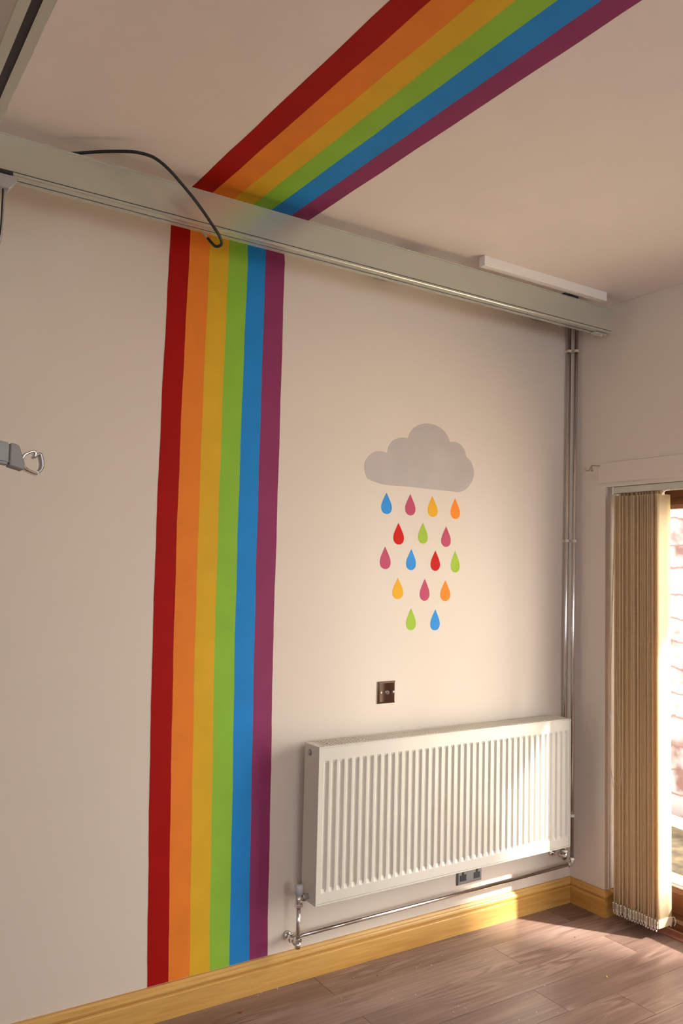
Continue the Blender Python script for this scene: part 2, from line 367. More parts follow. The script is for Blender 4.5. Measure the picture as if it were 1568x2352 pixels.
# skirting boards
def skirt_profile(t=0.021, h=0.110):
    # (distance from wall, z)
    return [(0, 0), (t, 0), (t, h * .66), (t - .0015, h * .69), (t - .006, h * .705), (t - .0045, h * .73), (t - .001, h * .77), (t + .0005, h * .82),
            (t - .001, h * .87), (t - .0045, h * .91), (t - .008, h * .93), (t - .0095, h * .95), (t - .011, h * .98), (t - .013, h), (0, h)]
pr = skirt_profile()
def skirt(name, path, mat):
    """path: list of (x,y, nx,ny) where n*dist offsets into the room"""
    bm = bmesh.new(); rows = []
    for (x, y, nx, ny) in path: rows.append([bm.verts.new((x + nx * d, y + ny * d, z)) for d, z in pr])
    n = len(pr)
    for a, b2 in zip(rows, rows[1:]):
        for k in range(n): bm.faces.new((a[k], a[(k + 1) % n], b2[(k + 1) % n], b2[k]))
    bm.faces.new(rows[0]); bm.faces.new(rows[-1][::-1])
    bmesh.ops.recalc_face_normals(bm, faces=bm.faces)
    return struct(obj(name, bm, mat))
skirt('baseboard_back', [(XL + .022, 0, 0, -1), (-0.0003, 0, -1, -1)], M['oak_x'])
skirt('baseboard_right', [(-0.0, -0.0006, -1, -1), (-0.0, DY0, -1, -1)], M['oak_y'])
skirt('baseboard_reveal', [(0.0, DY0 - .0003, -1, -1), (0.112, DY0 - .0003, 0, -1)], M['oak_x'])
skirt('baseboard_left', [(XL, -0.0006, 1, -1), (XL, YB, 1, 0)], M['oak_y'])
skirt('baseboard_front', [(XL + .022, YB, 0, 1), (-0.0, YB, 0, 1)], M['oak_x'])

# ------------------------------------------------------------------ door
door = thing('door_1', (0.16, -1.06, 0.0), kind='structure')
fx0, fx1 = 0.115, 0.185
bm = bmesh.new()
box(bm, fx0, fx1, DY1 + .0005, DY1 + .05, 0.0, DZ - .0005); box(bm, fx0, fx1, DY0 - .05, DY0 - .0005, 0.0, DZ - .0005)
box(bm, fx0, fx1, DY1 + .05, DY0 - .05, DZ - .055, DZ - .0005)
part('door_frame', bm, M['frame'], door)
# threshold
bm = bmesh.new(); prism(bm, [(0.0625, -0.02), (0.0625, 0.004), (0.075, 0.008), (0.110, 0.010), (0.115, 0.014), (0.115, -0.02)], 'y', DY1 + .0005, DY0 - .022)
part('threshold', bm, M['threshold'], door)
bm = bmesh.new(); prism(bm, [(fx0, -0.02), (fx0, 0.045), (fx0 + .012, 0.055), (fx0 + .02, 0.075), (fx1, 0.075), (0.23, 0.05), (0.23, -0.02)], 'y', DY1 + .0505, DY0 - .0505)
part('sill', bm, M['frame_y'], door)
def leaf(ya, yb, label=None):
    lf = None
    st = 0.085
    bm = bmesh.new(); x0, x1 = 0.125, 0.175
    z0, z1 = 0.078, DZ - .057
    box(bm, x0, x1, ya, ya + st, z0, z1); box(bm, x0, x1, yb - st, yb, z0, z1)
    # bottom rail with bevelled bead towards the pane
    o = part('leaf_frame', bm, M['frame'], door)
    bm = bmesh.new()
    prism(bm, [(x0, z0), (x0, z0 + .085), (x0 + .014, z0 + .105), (x1, z0 + .105), (x1, z0)], 'y', ya + st, yb - st)
    prism(bm, [(x0, z1), (x0, z1 - .028), (x0 + .014, z1 - .045), (x1, z1 - .045), (x1, z1)], 'y', ya + st, yb - st)
    part('leaf_rail', bm, M['frame_y'], door)
    part('pane', bbox(0.148, 0.154, ya + st - .004, yb - st + .004, z0 + .1, z1 - .04), M['glass'], door)
    part('glazing_bead', bbox(x0 + .010, x0 + .0175, ya + st, yb - st, z0 + .104, z0 + .110), M['white_plastic'], door, label='pale gasket line under the pane')
leaf(DY1 + .052, DY0 - .052)
bm = bmesh.new(); tube(bm, [(0.118, -1.57, 0.98), (0.09, -1.57, 0.98), (0.082, -1.56, 0.98), (0.082, -1.45, 0.98)], 0.008)
box(bm, 0.118, 0.1255, -1.585, -1.555, 0.88, 1.08)
part('handle', bm, M['chrome'], door, True)

# ------------------------------------------------------------------ outside
g_ = obj('yard_ground', bbox(0.2305, 9, -9, 6, -0.16, -0.10), M['rubble']); setp(g_, kind='structure')
g_.name = 'ground'
rb = obj('rubble_bed', bbox(1.0, 1.6999, -1.2, 6, -0.0999, -0.09), plain('rubble_soil', (0.10, 0.07, 0.03), 0.95, var=0.7, vscale=14)); setp(rb, 'strip of yellowish rubble and soil at the foot of the yard wall', 'rubble', kind='stuff')
bw = obj('wall_yard', bbox(1.70, 1.92, -1.2, 6, -0.10, 3.30), M['block']); struct(bw)
ev = obj('added_sun_shade_eave', bbox(0.2002, 1.10, -2.2, 3.0, 2.50, 2.58), M['white_plastic']); struct(ev)  # unseen overhang, added to cut off the top of the sun patch
nb = obj('added_sun_blocker', bbox(3.21, 3.59, -5.88, -5.50, -0.10, 6.30, .004, 1), M['block']); setp(nb, 'unseen tall square masonry pillar added in the yard to block part of the sun', 'sun blocker')  # unseen pillar, added to limit the left side of the sun patch
wp = thing('waste_pipe', (1.60, 0.9, -0.10), 'white plastic waste pipe lying along the foot of the yard wall', 'pipe')
bm = bmesh.new(); tube(bm, [(1.45, -0.9, -0.054), (1.5, 0.3, 0.0), (1.62, 2.0, 0.04)], 0.034, 14)
part('pipe_run', bm, M['white_pipe'], wp, True)
bm = bmesh.new(); tube(bm, [(1.497, 0.2, -0.002), (1.503, 0.29, 0.001)], 0.042, 14); 
part('pipe_socket', bm, M['white_pipe'], wp, True)

# ------------------------------------------------------------------ rainbow on the wall and the ceiling
EDGES = [[(-2.046, 2.553), (-2.053, 2.092), (-2.055, 1.642), (-2.052, 1.202), (-2.044, 0.77), (-2.032, 0.346)], [(-1.973, 2.57), (-1.98, 2.102), (-1.981, 1.646), (-1.977, 1.2), (-1.969, 0.761), (-1.958, 0.331)], [(-1.896, 2.588), (-1.902, 2.113), (-1.902, 1.65), (-1.899, 1.197), (-1.891, 0.752), (-1.881, 0.315)], [(-1.821, 2.605), (-1.826, 2.123), (-1.827, 1.654), (-1.825, 1.194), (-1.816, 0.743), (-1.809, 0.301)], [(-1.744, 2.622), (-1.749, 2.134), (-1.75, 1.658), (-1.747, 1.192), (-1.738, 0.734), (-1.732, 0.285)], [(-1.671, 2.639), (-1.672, 2.145), (-1.672, 1.662), (-1.669, 1.189), (-1.663, 0.725), (-1.657, 0.27)], [(-1.59, 2.657), (-1.59, 2.156), (-1.591, 1.666), (-1.592, 1.186), (-1.585, 0.716), (-1.581, 0.255)]]
CE = [-2.054, -1.981, -1.902, -1.8315, -1.7585, -1.680, -1.6095]
TP = 0.0008
ZB = 0.1105
BOT = [-2.025, -1.951, -1.876, -1.803, -1.728, -1.651, -1.578]
def edge_x(i, z):
    e = [(CE[i] + .010, H)] + EDGES[i] + [(BOT[i], ZB)]
    for (xa, za), (xb, zb) in zip(e, e[1:]):
        if zb <= z <= za: return xb + (xa - xb) * (z - zb) / (za - zb)
    return e[-1][0]
def wob(i, t): return 0.0007 * math.sin(t * 17 + i * 2.1) + 0.0004 * math.sin(t * 53 + i * 5)
names = ['red', 'orange', 'yellow', 'green', 'blue', 'purple']
rw = thing('painted_rainbow', (-1.81, 0, ZB), 'tall six-colour rainbow band painted down the white wall to the skirting', 'wall painting')
rc = thing('painted_rainbow', (-1.83, 0, H), 'six-colour rainbow band painted across the ceiling above the hoist rail', 'ceiling painting')
def strip(A, B, t):
    bm = bmesh.new()
    a = [bm.verts.new(p) for p in A]; b2 = [bm.verts.new(p) for p in B]
    off = Vector(t)
    c2 = [bm.verts.new(Vector(p) + off) for p in A]; d2 = [bm.verts.new(Vector(p) + off) for p in B]
    n = len(A)
    for i in range(n - 1):
        bm.faces.new((a[i], b2[i], b2[i + 1], a[i + 1])); bm.faces.new((c2[i], c2[i + 1], d2[i + 1], d2[i]))
        bm.faces.new((a[i], a[i + 1], c2[i + 1], c2[i])); bm.faces.new((b2[i], d2[i], d2[i + 1], b2[i + 1]))
    bm.faces.new((a[0], c2[0], d2[0], b2[0])); bm.faces.new((a[-1], b2[-1], d2[-1], c2[-1]))
    bmesh.ops.recalc_face_normals(bm, faces=bm.faces); return bm
N = 60
for i, nm in enumerate(names):
    zs = [ZB + .0005 + (H - .001 - ZB) * k / N for k in range(N + 1)]
    A = [(edge_x(i, z) + wob(i, z), -TP, z) for z in zs]; B = [(edge_x(i + 1, z) + wob(i + 1, z), -TP, z) for z in zs]
    part('stripe', strip(A, B, (0, TP * .9, 0)), M[nm], rw, label=nm + ' painted stripe')
    ys = [-.001 + (YB + .3) * k / N for k in range(N + 1)]
    A = [(CE[i] + wob(i, y), y, H - TP) for y in ys]; B = [(CE[i + 1] + wob(i + 1, y), y, H - TP) for y in ys]
    part('stripe', strip(A, B, (0, 0, TP * .9)), M[nm], rc, label=nm + ' painted stripe')

# ------------------------------------------------------------------ cloud and raindrops
def flat(pts, y0=-TP, y1=-.00005):
    bm = bmesh.new(); prism(bm, pts, 'y', y0, y1)
    bmesh.ops.triangulate(bm, faces=[f for f in bm.faces if len(f.verts) > 4]); return bm
CLOUD = [[(-1.198, 1.882), (-1.202, 1.905), (-1.2, 1.926), (-1.19, 1.943), (-1.173, 1.96), (-1.149, 1.973), (-1.124, 1.977), (-1.104, 1.976), (-1.091, 1.974)], [(-1.091, 1.974), (-1.088, 1.993), (-1.077, 2.013), (-1.058, 2.031), (-1.03, 2.042), (-1.009, 2.045), (-0.988, 2.044)], [(-0.988, 2.044), (-0.978, 2.067), (-0.958, 2.09), (-0.927, 2.108), (-0.895, 2.117), (-0.857, 2.118), (-0.824, 2.111), (-0.791, 2.094), (-0.771, 2.072), (-0.762, 2.052)], [(-0.762, 2.052), (-0.74, 2.056), (-0.711, 2.052), (-0.688, 2.037), (-0.673, 2.017), (-0.669, 1.998)], [(-0.669, 1.998), (-0.647, 1.985), (-0.629, 1.96), (-0.622, 1.93), (-0.631, 1.898), (-0.651, 1.871), (-0.676, 1.851), (-0.707, 1.841), (-0.741, 1.841), (-0.867, 1.842), (-0.973, 1.844), (-1.066, 1.843), (-1.111, 1.844), (-1.156, 1.852), (-1.185, 1.862), (-1.198, 1.882)]]
pts = []
for seg in CLOUD:
    s = spline([(p[0], p[1], 0) for p in seg], 5); pts += [(p.x, p.y) for p in s[:-1]]
setp(obj('painted_cloud', flat(pts), M['cloud']), 'grey scalloped cloud painted on the wall above the coloured raindrops', 'wall painting')
DROPS = [('b', -1.091, 1.811, -1.089, 1.725, 0.053), ('p', -0.97, 1.814, -0.968, 1.726, 0.053), ('y', -0.853, 1.814, -0.849, 1.726, 0.053), ('o', -0.728, 1.813, -0.725, 1.724, 0.053), ('r', -1.028, 1.692, -1.025, 1.604, 0.054), ('g', -0.901, 1.699, -0.899, 1.612, 0.05), ('p', -0.775, 1.69, -0.775, 1.603, 0.052), ('p', -1.093, 1.593, -1.09, 1.503, 0.053), ('b', -0.959, 1.588, -0.96, 1.501, 0.05), ('r', -0.832, 1.586, -0.831, 1.501, 0.051), ('g', -0.723, 1.588, -0.721, 1.496, 0.05), ('y', -1.026, 1.469, -1.024, 1.383, 0.054), ('p', -0.886, 1.467, -0.886, 1.376, 0.051), ('o', -0.775, 1.462, -0.775, 1.375, 0.054), ('g', -0.956, 1.346, -0.954, 1.256, 0.05), ('b', -0.827, 1.34, -0.828, 1.253, 0.051)]
DL = ['blue raindrop at the left end of the top row, under the cloud', 'pink raindrop in the top row, between the blue and the yellow',
      'yellow raindrop in the top row, directly under the cloud', 'orange raindrop at the right end of the top row under the cloud',
      'dark red raindrop in the second row of drops, left of the green', 'green raindrop in the middle of the second row of drops',
      'pink raindrop at the right end of the second row of drops', 'pink raindrop at the left end of the third row of drops',
      'blue raindrop in the third row, between the pink and the red', 'bright red raindrop in the third row of drops',
      'green raindrop at the right end of the third row of drops', 'yellow raindrop at the left end of the fourth row of drops',
      'pink raindrop in the middle of the fourth row of drops', 'orange raindrop at the right end of the fourth row of drops',
      'green raindrop in the bottom pair of drops, on the left', 'blue raindrop in the bottom pair, on the right, lowest of all blue drops']
# half-width profile from bottom (0) to tip (1)
DP = [(0, 0), (.012, .30), (.05, .58), (.12, .82), (.20, .95), (.30, 1.0), (.40, .965), (.52, .84), (.64, .65), (.76, .44), (.87, .24), (.95, .09), (1, 0)]
cm = {'b': 'd_blue', 'p': 'd_pink', 'y': 'd_yellow', 'o': 'd_orange', 'r': 'd_red', 'g': 'd_green'}
for (cc, tx, tz, bx, bz, w), lb in zip(DROPS, DL):
    R_, L_ = [], []
    for t, hw in DP:
        x = bx + (tx - bx) * t; z = bz + (tz - bz) * t
        R_.append((x + hw * w / 2, z)); L_.append((x - hw * w / 2, z))
    sm = spline([(p[0], p[1], 0) for p in R_], 3); sl = spline([(p[0], p[1], 0) for p in L_], 3)
    pts = [(p.x, p.y) for p in sm] + [(p.x, p.y) for p in sl[::-1][1:-1]]
    setp(obj('painted_raindrop', flat(pts), M[cm[cc]]), lb, 'raindrop', 'coloured raindrops under the painted cloud')

# ------------------------------------------------------------------ hoist rails
def rail_profile(c0, zb, zt, w=0.058, slot=0.012):
    """closed C-section, open slot in the underside; coordinates (across, z)"""
    a, b2 = c0 - w / 2, c0 + w / 2; t = .0035
    s0, s1 = c0 - slot / 2, c0 + slot / 2
    return [(a, zb + .002), (a + .002, zb), (s0, zb), (s0, zb + .006), (a + t, zb + .006), (a + t, zt - t), (b2 - t, zt - t), (b2 - t, zb + .006), (s1, zb + .006), (s1, zb),
            (b2 - .002, zb), (b2, zb + .002), (b2, zt - .004), (b2 + .0025, zt - .004), (b2 + .0025, zt), (a - .0025, zt), (a - .0025, zt - .004), (a, zt - .004)]
GY = -0.271; GZ0, GZ1 = 2.577, 2.690
ra = thing('hoist_rail', (-2.6, GY, GZ0), 'long grey aluminium hoist rail running along the top of the rainbow wall', 'ceiling rail')
bm = bmesh.new(); prism(bm, rail_profile(GY, GZ0, GZ1), 'x', -4.95, -0.087)
part('rail_body', bm, M['rail'], ra)
bm = bmesh.new(); box(bm, -4.95, -0.088, GY - .0299, GY - .0291, GZ0 + .0085, GZ0 + .0105)
part('groove', bm, M['rail_dark'], ra, label='thin dark groove line along the rail face')
bm = bmesh.new(); box(bm, -4.95, -0.089, GY - .0060, GY - .0035, GZ0 - .0012, GZ0 + .0008); box(bm, -4.95, -0.089, GY + .0035, GY + .0060, GZ0 - .0012, GZ0 + .0008)
part('slot_edge', bm, M['rail_edge'], ra, label='bright metal edge of the rail slot')
# end stop with two screws
bm = bbox(-0.175, -0.100, GY - .016, GY + .016, GZ0 - .009, GZ0 - .0005, .003)
es = part('end_stop', bm, M['rail'], ra)
for x in (-0.155, -0.125):
    bm = bmesh.new(); tube(bm, [(x, GY - .004, GZ0 - .0115), (x, GY - .004, GZ0 - .0085)], .0055, 12)
    s_ = obj('screw', bm, M['chrome'], None, True); s_.parent = es
bm = bbox(-0.0875, -0.084, GY - .030, GY + .030, GZ0 + .001, GZ1 - .001, .001, 1)
part('end_cap', bm, M['rail'], ra)
# wall brackets behind the rail
for x in (-4.3, -3.0, -1.15, -0.25):
    bm = bmesh.new(); box(bm, x - .03, x + .03, GY + .0295, -0.0045, GZ1 - .012, GZ1 - .004); box(bm, x - .03, x + .03, -0.0045, -0.0012, GZ1 - .004, GZ1 + .035)
    box(bm, x - .03, x + .03, GY + .0295, GY + .033, GZ1 - .05, GZ1 - .005)
    part('wall_bracket', bm, M['steel'], ra)
# dark clamp over the rail under the trunking
bm = bmesh.new()
for x, a in ((-0.375, .3), (-0.345, -.25), (-0.315, .1)):
    v = box(bm, x - .013, x + .013, GY - .028, GY - .010, GZ1 + .0005, GZ1 + .012)
tube(bm, [(-0.40, GY - .018, GZ1 + .004), (-0.36, GY - .02, GZ1 + .012), (-0.325, GY - .02, GZ1 + .003), (-0.30, GY - .02, GZ1 + .010)], .003, 8)
part('clamp', bm, M['black'], ra, label='dark clamp pieces on top of the rail')

# white trunking on the ceiling
tk = thing('cable_trunking', (-0.52, -0.32, 2.70), 'short white trunking box fixed to the ceiling over the right end of the hoist rail', 'trunking')
part('trunking_body', bbox(-0.881, -0.165, -0.336, -0.306, 2.7005, H - .0002, .0012, 1), M['white_plastic'], tk)
part('end_cap', bbox(-0.884, -0.879, -0.337, -0.305, 2.7, H - .0002, .001, 1), M['white_plastic'], tk)
part('end_cap', bbox(-0.167, -0.162, -0.337, -0.305, 2.7, H - .0002, .001, 1), M['white_plastic'], tk)

# traverse rail overhead
TX = -2.779; TZ0, TZ1 = 2.450, 2.560
tr = thing('traverse_rail', (TX, -2.5, TZ0), 'grey hoist rail with a black slot crossing the upper left corner overhead', 'ceiling rail')
bm = bmesh.new(); prism(bm, rail_profile(TX, TZ0, TZ1, slot=.016), 'y', -4.9, -0.325)
part('rail_body', bm, M['rail'], tr)
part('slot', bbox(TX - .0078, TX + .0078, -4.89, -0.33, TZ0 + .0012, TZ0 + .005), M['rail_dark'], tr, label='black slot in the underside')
bm = bmesh.new(); box(bm, TX + .0082, TX + .0098, -4.9, -.325, TZ0 - .001, TZ0 + .0005)
part('slot_edge', bm, M['rail_edge'], tr)
# trolley hanging in the wall rail slot, left edge
ty = thing('hoist_trolley', (-2.74, GY, 2.56), 'small grey trolley block hanging under the wall rail at the left edge', 'trolley')
bm = bmesh.new(); prism(bm, [(-2.86, 2.5735), (-2.618, 2.5735), (-2.612, 2.563), (-2.632, 2.535), (-2.86, 2.535)], 'y', GY - .034, GY + .022)
bmesh.ops.bevel(bm, geom=bm.edges[:], offset=.0015, segments=1, affect='EDGES')
part('trolley_body', bm, M['lightgrey'], ty)
part('rubber_strip', bbox(-2.86, -2.625, GY - .0375, GY - .030, 2.574, 2.582, .001, 1), M['black'], ty, label='black strip above the trolley block')
bm = bmesh.new(); box(bm, -2.80, -2.76, GY - .008, GY + .008, 2.50, 2.535); box(bm, -2.80, -2.76, GY - .008, GY + .008, 2.5365, 2.5735)
part('hanger', bm, M['steel'], ty)
sc = thing('pull_strap', (-2.647, GY - .01, 2.38), 'thin dark strap with pale edge hanging below the trolley at the left edge', 'strap')
q = spline([(-2.647, GY - .02, 2.536), (-2.6465, GY - .02, 2.474), (-2.648, GY - .02, 2.412), (-2.656, GY - .02, 2.37), (-2.672, GY - .02, 2.345), (-2.70, GY - .02, 2.335)], 6)
bm = bmesh.new(); tube(bm, q, .0024, 8); part('strap_core', bm, M['black'], sc, True)
q = spline([(-2.6415, GY - .02, 2.5345), (-2.641, GY - .02, 2.451), (-2.6435, GY - .02, 2.394), (-2.652, GY - .02, 2.362), (-2.668, GY - .02, 2.337), (-2.70, GY - .02, 2.325)], 6)
bm = bmesh.new(); tube(bm, q, .0016, 8); part('strap_sleeve', bm, M['strap'], sc, True, label='pale translucent edge of the strap')

# loose black cable
CABLE = [[-2.50, -0.262, 2.6955], [-2.462, -0.27, 2.7015], [-2.371, -0.335, 2.708], [-2.292, -0.385, 2.706], [-2.233, -0.415, 2.678], [-2.134, -0.4, 2.614], [-2.042, -0.36, 2.556], [-2.005, -0.335, 2.533], [-1.996, -0.32, 2.521], [-2.006, -0.298, 2.521], [-2.017, -0.262, 2.556]]
TAIL = [[-2.017, -0.262, 2.556], [-2.021, -0.236, 2.58], [-2.026, -0.22, 2.605], [-2.03, -0.215, 2.64], [-2.04, -.235, 2.694]]
lc = thing('loose_cable', (-2.2, -0.33, 2.52), 'black cable looping over the hoist rail and curling below it by the rainbow', 'cable')
bm = bmesh.new(); tube(bm, spline(CABLE, 8), .0048, 10); part('cable_sheath', bm, M['black'], lc, True)
bm = bmesh.new(); tube(bm, spline(TAIL, 6), .0036, 8); part('cable_tail', bm, M['strap'], lc, True, label='pale stripped end of the cable')

# ------------------------------------------------------------------ spreader bar with open hook
sb = thing('spreader_bar', (-3.05, -1.6, 1.63), 'grey spreader bar end with an open metal hook ring jutting in from the left', 'hoist bar')
HY = -1.6
bm = bmesh.new(); prism(bm, [(-3.05, 1.664), (-2.95, 1.662), (-2.86, 1.649), (-2.849, 1.647), (-2.849, 1.6195), (-2.86, 1.6215), (-2.95, 1.630), (-3.05, 1.632)], 'y', HY - .013, HY + .013)
bmesh.ops.bevel(bm, geom=bm.edges[:], offset=.003, segments=2, affect='EDGES')
part('bar_arm', bm, M['bar_grey'], sb)
bm = bmesh.new(); prism(bm, [(-3.05, 1.664), (-3.05, 1.632), (-3.15, 1.630), (-3.24, 1.622), (-3.26, 1.616), (-3.26, 1.644), (-3.24, 1.650), (-3.15, 1.662)], 'y', HY - .013, HY + .013)
part('bar_arm', bm, M['bar_grey'], sb)
bm = bmesh.new(); prism(bm, [(-2.8495, 1.6475), (-2.842, 1.6455), (-2.8395, 1.644), (-2.837, 1.637), (-2.8345, 1.630), (-2.8325, 1.622), (-2.832, 1.6145), (-2.8495, 1.619)], 'y', HY - .014, HY + .014)
bmesh.ops.bevel(bm, geom=bm.edges[:], offset=.001, segments=1, affect='EDGES')
part('end_cap', bm, M['cap_grey'], sb, label='dark grey cap at the bar end')
def band(pts, th, y0, y1):
    P = spline([(p[0], 0, p[1]) for p in pts], 5); bm = bmesh.new(); rings = []
    for i, p in enumerate(P):
        t = (P[min(i + 1, len(P) - 1)] - P[max(i - 1, 0)]).normalized(); n = Vector((-t.z, 0, t.x)) * th / 2
        rings.append([bm.verts.new((p.x + n.x, y0, p.z + n.z)), bm.verts.new((p.x + n.x, y1, p.z + n.z)), bm.verts.new((p.x - n.x, y1, p.z - n.z)), bm.verts.new((p.x - n.x, y0, p.z - n.z))])
    for a, b2 in zip(rings, rings[1:]):
        for k in range(4): bm.faces.new((a[k], a[(k + 1) % 4], b2[(k + 1) % 4], b2[k]))
    bm.faces.new(rings[0]); bm.faces.new(rings[-1][::-1]); bmesh.ops.recalc_face_normals(bm, faces=bm.faces); return bm
part('hook_ring', band([(-2.8195, 1.6335), (-2.8178, 1.6355), (-2.819, 1.6388), (-2.822, 1.6395), (-2.827, 1.637), (-2.832, 1.6335), (-2.834, 1.628), (-2.8325, 1.621), (-2.829, 1.6165), (-2.822, 1.6135), (-2.815, 1.6115)], .0030, HY - .010, HY + .007), M['chrome'], sb, True)
part('hook_gate', band([(-2.819, 1.6325), (-2.817, 1.6345), (-2.8145, 1.637), (-2.8115, 1.637), (-2.8095, 1.632), (-2.8082, 1.625), (-2.8092, 1.619), (-2.812, 1.615), (-2.8155, 1.6125)], .0030, HY - .007, HY + .010), M['steel'], sb, True)
part('hook_foot', bbox(-2.8175, -2.8135, HY - .009, HY + .007, 1.6098, 1.6150, .001, 1), M['bead'], sb, label='pale tip under the hook ring')
bm = bmesh.new(); tube(bm, [(-3.05, HY, 1.664), (-3.05, HY, 1.70)], .016, 14); part('bar_hub', bm, M['cap_grey'], sb, True)
# the hoist unit above it (out of the frame)
hu = thing('hoist_unit', (-3.05, HY, 2.26), 'grey hoist motor housing hanging from the traverse rail above the spreader bar', 'hoist')
part('housing', bbox(-3.2, -2.93, -1.78, -1.45, 2.20, 2.40, .03, 3), M['lightgrey'], hu)
bm = bmesh.new(); box(bm, -3.06, -3.04, HY - .012, HY + .012, 1.70, 2.20); part('lifting_strap', bm, M['black'], hu)
bm = bmesh.new(); box(bm, -3.0, -2.765, -1.63, -1.59, 2.4005, 2.41); box(bm, -2.783, -2.775, -1.63, -1.59, 2.4102, 2.4515)
part('hanger_plate', bm, M['steel'], hu)

# ------------------------------------------------------------------ radiator
RX0, RX1, RZ0, RZ1, RYF, RYB = -1.463, -0.147, 0.302, 0.858, -0.130, -0.032
rad = thing('radiator', (-0.805, -0.08, RZ0), 'wide cream panel radiator with vertical flutes on the back wall', 'radiator')
bm = bmesh.new()
nf = 39; p0 = -1.429; p1 = -0.177; pitch = (p1 - p0) / (nf - 1)
xs = [(RX0 + .004, 0)]
for i in range(nf):
    cx = p0 + pitch * i
    xs += [(cx - pitch * .34, 0), (cx - pitch * .15, 1), (cx + pitch * .15, 1), (cx + pitch * .34, 0)]
xs.append((RX1 - .004, 0))
zsr = [(RZ0 + .006, 0), (0.342, 0), (0.356, 1), (0.796, 1), (0.808, 0), (RZ1 - .005, 0)]
dep = 0.0075
grid = [[bm.verts.new((x, RYF + (dep if (fx and fz) else 0), z)) for z, fz in zsr] for x, fx in xs]
for i in range(len(xs) - 1):
    for j in range(len(zsr) - 1):
        bm.faces.new((grid[i][j], grid[i + 1][j], grid[i + 1][j + 1], grid[i][j + 1]))
bmesh.ops.recalc_face_normals(bm, faces=bm.faces)
for f in bm.faces:
    if f.normal.y > 0: f.normal_flip()
bmesh.ops.solidify(bm, geom=bm.faces[:], thickness=-0.0012) if False else None
fp = part('front_panel', bm, M['radiator'], rad)
sol = fp.modifiers.new('thick', 'SOLIDIFY'); sol.thickness = 0.0015; sol.offset = -1
bv = fp.modifiers.new('soft', 'BEVEL'); bv.width = 0.0012; bv.segments = 2; bv.limit_method = 'ANGLE'; bv.angle_limit = math.radians(20)
# back panel
part('back_panel', bbox(RX0 + .004, RX1 - .004, RYB - .004, RYB, RZ0 + .004, RZ1 - .006, .001, 1), M['radiator'], rad)
# convector body between the panels
bm = bmesh.new()
for k in range(40):
    x = RX0 + .03 + k * (RX1 - RX0 - .06) / 39
    box(bm, x - .0006, x + .0006, RYF + .022, RYB - .006, RZ0 + .04, RZ1 - .03)
part('convector_fins', bm, M['radiator'], rad)
# side covers with a front lip
for s, xa in ((0, RX0), (1, RX1)):
    bm = bmesh.new()
    if s == 0:
        prism(bm, [(RX0, RYF - .0015), (RX0, RYB), (RX0 + .0015, RYB), (RX0 + .0015, RYF + .001), (RX0 + .0075, RYF + .001), (RX0 + .0075, RYF - .0015)], 'z', RZ0, RZ1)
    else:
        prism(bm, [(RX1, RYF - .0015), (RX1, RYB), (RX1 - .0015, RYB), (RX1 - .0015, RYF + .001), (RX1 - .0075, RYF + .001), (RX1 - .0075, RYF - .0015)], 'z', RZ0, RZ1)
    bmesh.ops.bevel(bm, geom=[e for e in bm.edges if abs(e.verts[0].co.z - e.verts[1].co.z) > .1], offset=.0006, segments=2, affect='EDGES')
    part('side_cover', bm, M['radiator'], rad)
bm = bmesh.new(); box(bm, RX0 + .008, RX1 - .008, RYF - .0012, RYF + .012, RZ0, RZ0 + .0055); part('bottom_lip', bm, M['radiator'], rad)
# top grille: frame plus slats
bm = bmesh.new()
box(bm, RX0 + .002, RX1 - .002, RYF, RYF + .016, RZ1 - .0045, RZ1); box(bm, RX0 + .002, RX1 - .002, RYB - .006, RYB, RZ1 - .0045, RZ1)
box(bm, RX0 + .0016, RX0 + .035, RYF + .016, RYB - .006, RZ1 - .0045, RZ1); box(bm, RX1 - .03, RX1 - .0016, RYF + .016, RYB - .006, RZ1 - .0045, RZ1)
box(bm, RX0 + .036, RX1 - .03, RYF + .05, RYF + .054, RZ1 - .0050, RZ1 - .001)
part('grille_frame', bm, M['radiator'], rad)
bm = bmesh.new(); ng = 96; gx0, gx1 = RX0 + .038, RX1 - .033
for k in range(ng):
    x = gx0 + (gx1 - gx0) * k / (ng - 1)
    box(bm, x - .0035, x + .0035, RYF + .016, RYB - .004, RZ1 - .003, RZ1 + .0012)
part('grille_slats', bm, M['radiator'], rad)
# blanking plug on the left side
bm = bmesh.new(); tube(bm, [(RX0 - .001, -.069, .829), (RX0 + .002, -.069, .829)], .0115, 24); pl = part('blanking_plug', bm, M['cap_grey'], rad, label='dark grey round blanking plug')
bm = bmesh.new(); tube(bm, [(RX0 - .004, -.069, .829), (RX0 - .0008, -.069, .829)], [.0075, .0085], 20); q_ = obj('plug_core', bm, M['steel'], None, True); q_.parent = pl
for x in (-1.2, -.4):
    part('wall_hanger', bbox(x - .02, x + .02, RYB + .0002, -0.0003, .34, .82), M['radiator'], rad)

